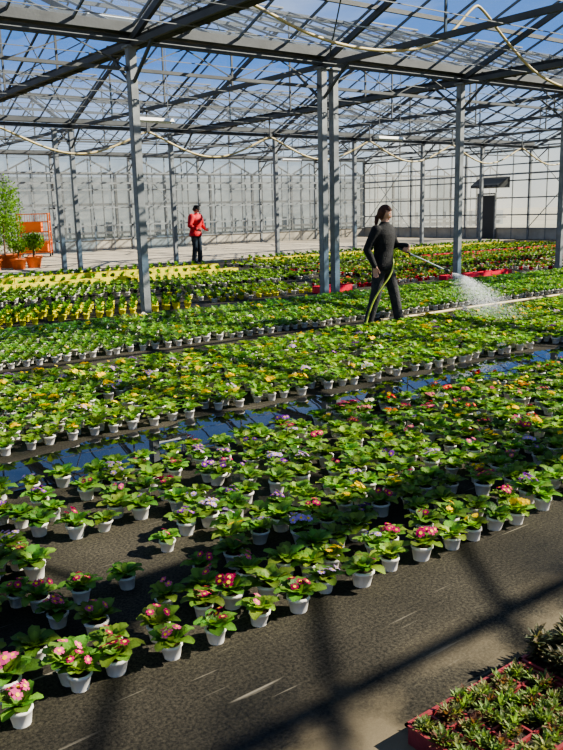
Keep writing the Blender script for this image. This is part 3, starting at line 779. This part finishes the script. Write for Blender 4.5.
# ---------------------------------------------------------------- foreground trays
def tuft(nl,col):
    t=T()
    for i in range(nl):
        az=rng.uniform(0,6.28); L=rng.uniform(.018,.040); leaf(t,az,L,L*.34,rng.uniform(.3,1.4),rng.uniform(-.4,.9),rng.uniform(0,.015),np.array(col)*rng.uniform(.6,1.5),2,r0=.003,crk=.001)
    return t.fin()
TU=[tuft(24,(.15,.21,.06)) for _ in range(4)]+[tuft(22,(.20,.20,.08)) for _ in range(2)]+[tuft(22,(.17,.08,.05))]
DK=[]
for _ in range(5):
    t=T()
    for i in range(46):
        z0=rng.uniform(0,.07); leaf(t,rng.uniform(0,6.28),rng.uniform(.03,.055),.014,rng.uniform(.0,1.2),rng.uniform(-.7,.7),z0,np.array((.075,.095,.055))*rng.uniform(.6,1.8)*np.array([rng.uniform(1,1.7),1,1]),3,r0=.003,crk=.001)
    DK.append(t.fin())
def tray(cx,cy,kind):
    e=empty('seedling_tray',(cx,cy,0)); L,Wd,H=.54,.35,.065
    m=MB(); z=H/2
    for s in (-1,1):
        m.box((0,s*Wd/2,z),(L,.008,H)); m.box((s*L/2,0,z),(.008,Wd,H)); m.box((0,s*(Wd/2+.004),H),(L+.02,.012,.008)); m.box((s*(L/2+.004),0,H),(.012,Wd+.02,.008))
    nx,ny=6,4
    for i in range(1,nx): m.box((-L/2+L*i/nx,0,H-.012),(.008,Wd,.022))
    for i in range(1,ny): m.box((0,-Wd/2+Wd*i/ny,H-.012),(L,.008,.022))
    m.box((0,0,.006),(L-.01,Wd-.01,.01)); m.build('tray_frame',[M_traypk],parent=e)
    m=MB()
    for i in range(nx):
        for j in range(ny): m.box((-L/2+L*(i+.5)/nx,-Wd/2+Wd*(j+.5)/ny,H*.42),(L/nx-.014,Wd/ny-.014,H*.8))
    m.build('soil_plugs',[M_soil],parent=e)
    m=MB()
    for i in range(nx):
        for j in range(ny):
            for q in range(7 if kind==0 else 3):
                tl=TU if kind==0 else DK
                inst(m,tl[rng.integers(len(tl))],-L/2+L*(i+.5)/nx+rng.normal(0,.02),-Wd/2+Wd*(j+.5)/ny+rng.normal(0,.019),H*.80,rng.uniform(.8,1.3),YEL,EY,WP)
    m.build('seedlings',MATS,parent=e)
for i in range(3):
    for j in range(2):
        tray(1.86+i*.575,1.33-j*.385,1 if (i>=1 and j==0) else 0)

# ---------------------------------------------------------------- light
sun=bpy.data.lights.new('sun','SUN'); sun.energy=12.5; sun.angle=math.radians(.5); sun.color=(1,.90,.72)
so=bpy.data.objects.new('sun',sun); COL.objects.link(so); so.location=(20,-15,30)
az=math.atan2(-.50,.86); el=math.radians(35)
D=Vector((math.cos(az)*math.cos(el),math.sin(az)*math.cos(el),math.sin(el)))
so.rotation_euler=D.to_track_quat('Z','Y').to_euler()
w=bpy.data.worlds.new('sky'); S.world=w; w.use_nodes=True; nt=w.node_tree; nt.nodes.clear(); L=nt.links.new
out=N(nt,'ShaderNodeOutputWorld'); bg=N(nt,'ShaderNodeBackground'); tc=N(nt,'ShaderNodeTexCoord'); sx_=N(nt,'ShaderNodeSeparateXYZ')
L(tc.outputs['Generated'],sx_.inputs[0]); rp=N(nt,'ShaderNodeValToRGB'); e=rp.color_ramp.elements
e[0].position=0; e[0].color=(.78,.77,.70,1); e[1].position=.55; e[1].color=(.13,.22,.42,1)
q=e.new(.06); q.color=(.55,.66,.76,1); q=e.new(.17); q.color=(.09,.26,.66,1)
L(sx_.outputs['Z'],rp.inputs['Fac'])
mp=N(nt,'ShaderNodeMapping'); mp.inputs['Scale'].default_value=(1.5,1.5,7); L(tc.outputs['Generated'],mp.inputs['Vector'])
nn=N(nt,'ShaderNodeTexNoise'); nn.inputs['Scale'].default_value=2.2; nn.inputs['Detail'].default_value=7; L(mp.outputs[0],nn.inputs['Vector'])
cr=N(nt,'ShaderNodeValToRGB'); cr.color_ramp.elements[0].position=.56; cr.color_ramp.elements[1].position=.8; cr.color_ramp.elements[1].color=(.5,.5,.5,1)
L(nn.outputs['Fac'],cr.inputs['Fac']); mx=N(nt,'ShaderNodeMixRGB'); L(cr.outputs[0],mx.inputs[0]); L(rp.outputs[0],mx.inputs[1]); mx.inputs[2].default_value=(.85,.88,.92,1)
L(mx.outputs[0],bg.inputs[0]); bg.inputs[1].default_value=1.0; L(bg.outputs[0],out.inputs[0])

# ---------------------------------------------------------------- camera
cam=bpy.data.cameras.new('camera'); co=bpy.data.objects.new('camera',cam); COL.objects.link(co)
cam.sensor_fit='VERTICAL'; cam.sensor_height=36; cam.lens=780/750*36; cam.clip_end=600
th=math.radians(11.95); ro=math.radians(1.43); A=math.radians(53.2)
Fh=Vector((math.cos(A),math.sin(A),0)); R0=Vector((math.sin(A),-math.cos(A),0)); Z=Vector((0,0,1))
Fw=Fh*math.cos(th)-Z*math.sin(th); U0=Fh*math.sin(th)+Z*math.cos(th)
R1=R0*math.cos(ro)-U0*math.sin(ro); U1=U0*math.cos(ro)+R0*math.sin(ro)
m=Matrix(((R1.x,U1.x,-Fw.x,0),(R1.y,U1.y,-Fw.y,0),(R1.z,U1.z,-Fw.z,1.65),(0,0,0,1)))
co.matrix_world=m; S.camera=co
S.view_settings.view_transform='AgX'; S.view_settings.look='AgX - Medium High Contrast'; S.view_settings.exposure=.25
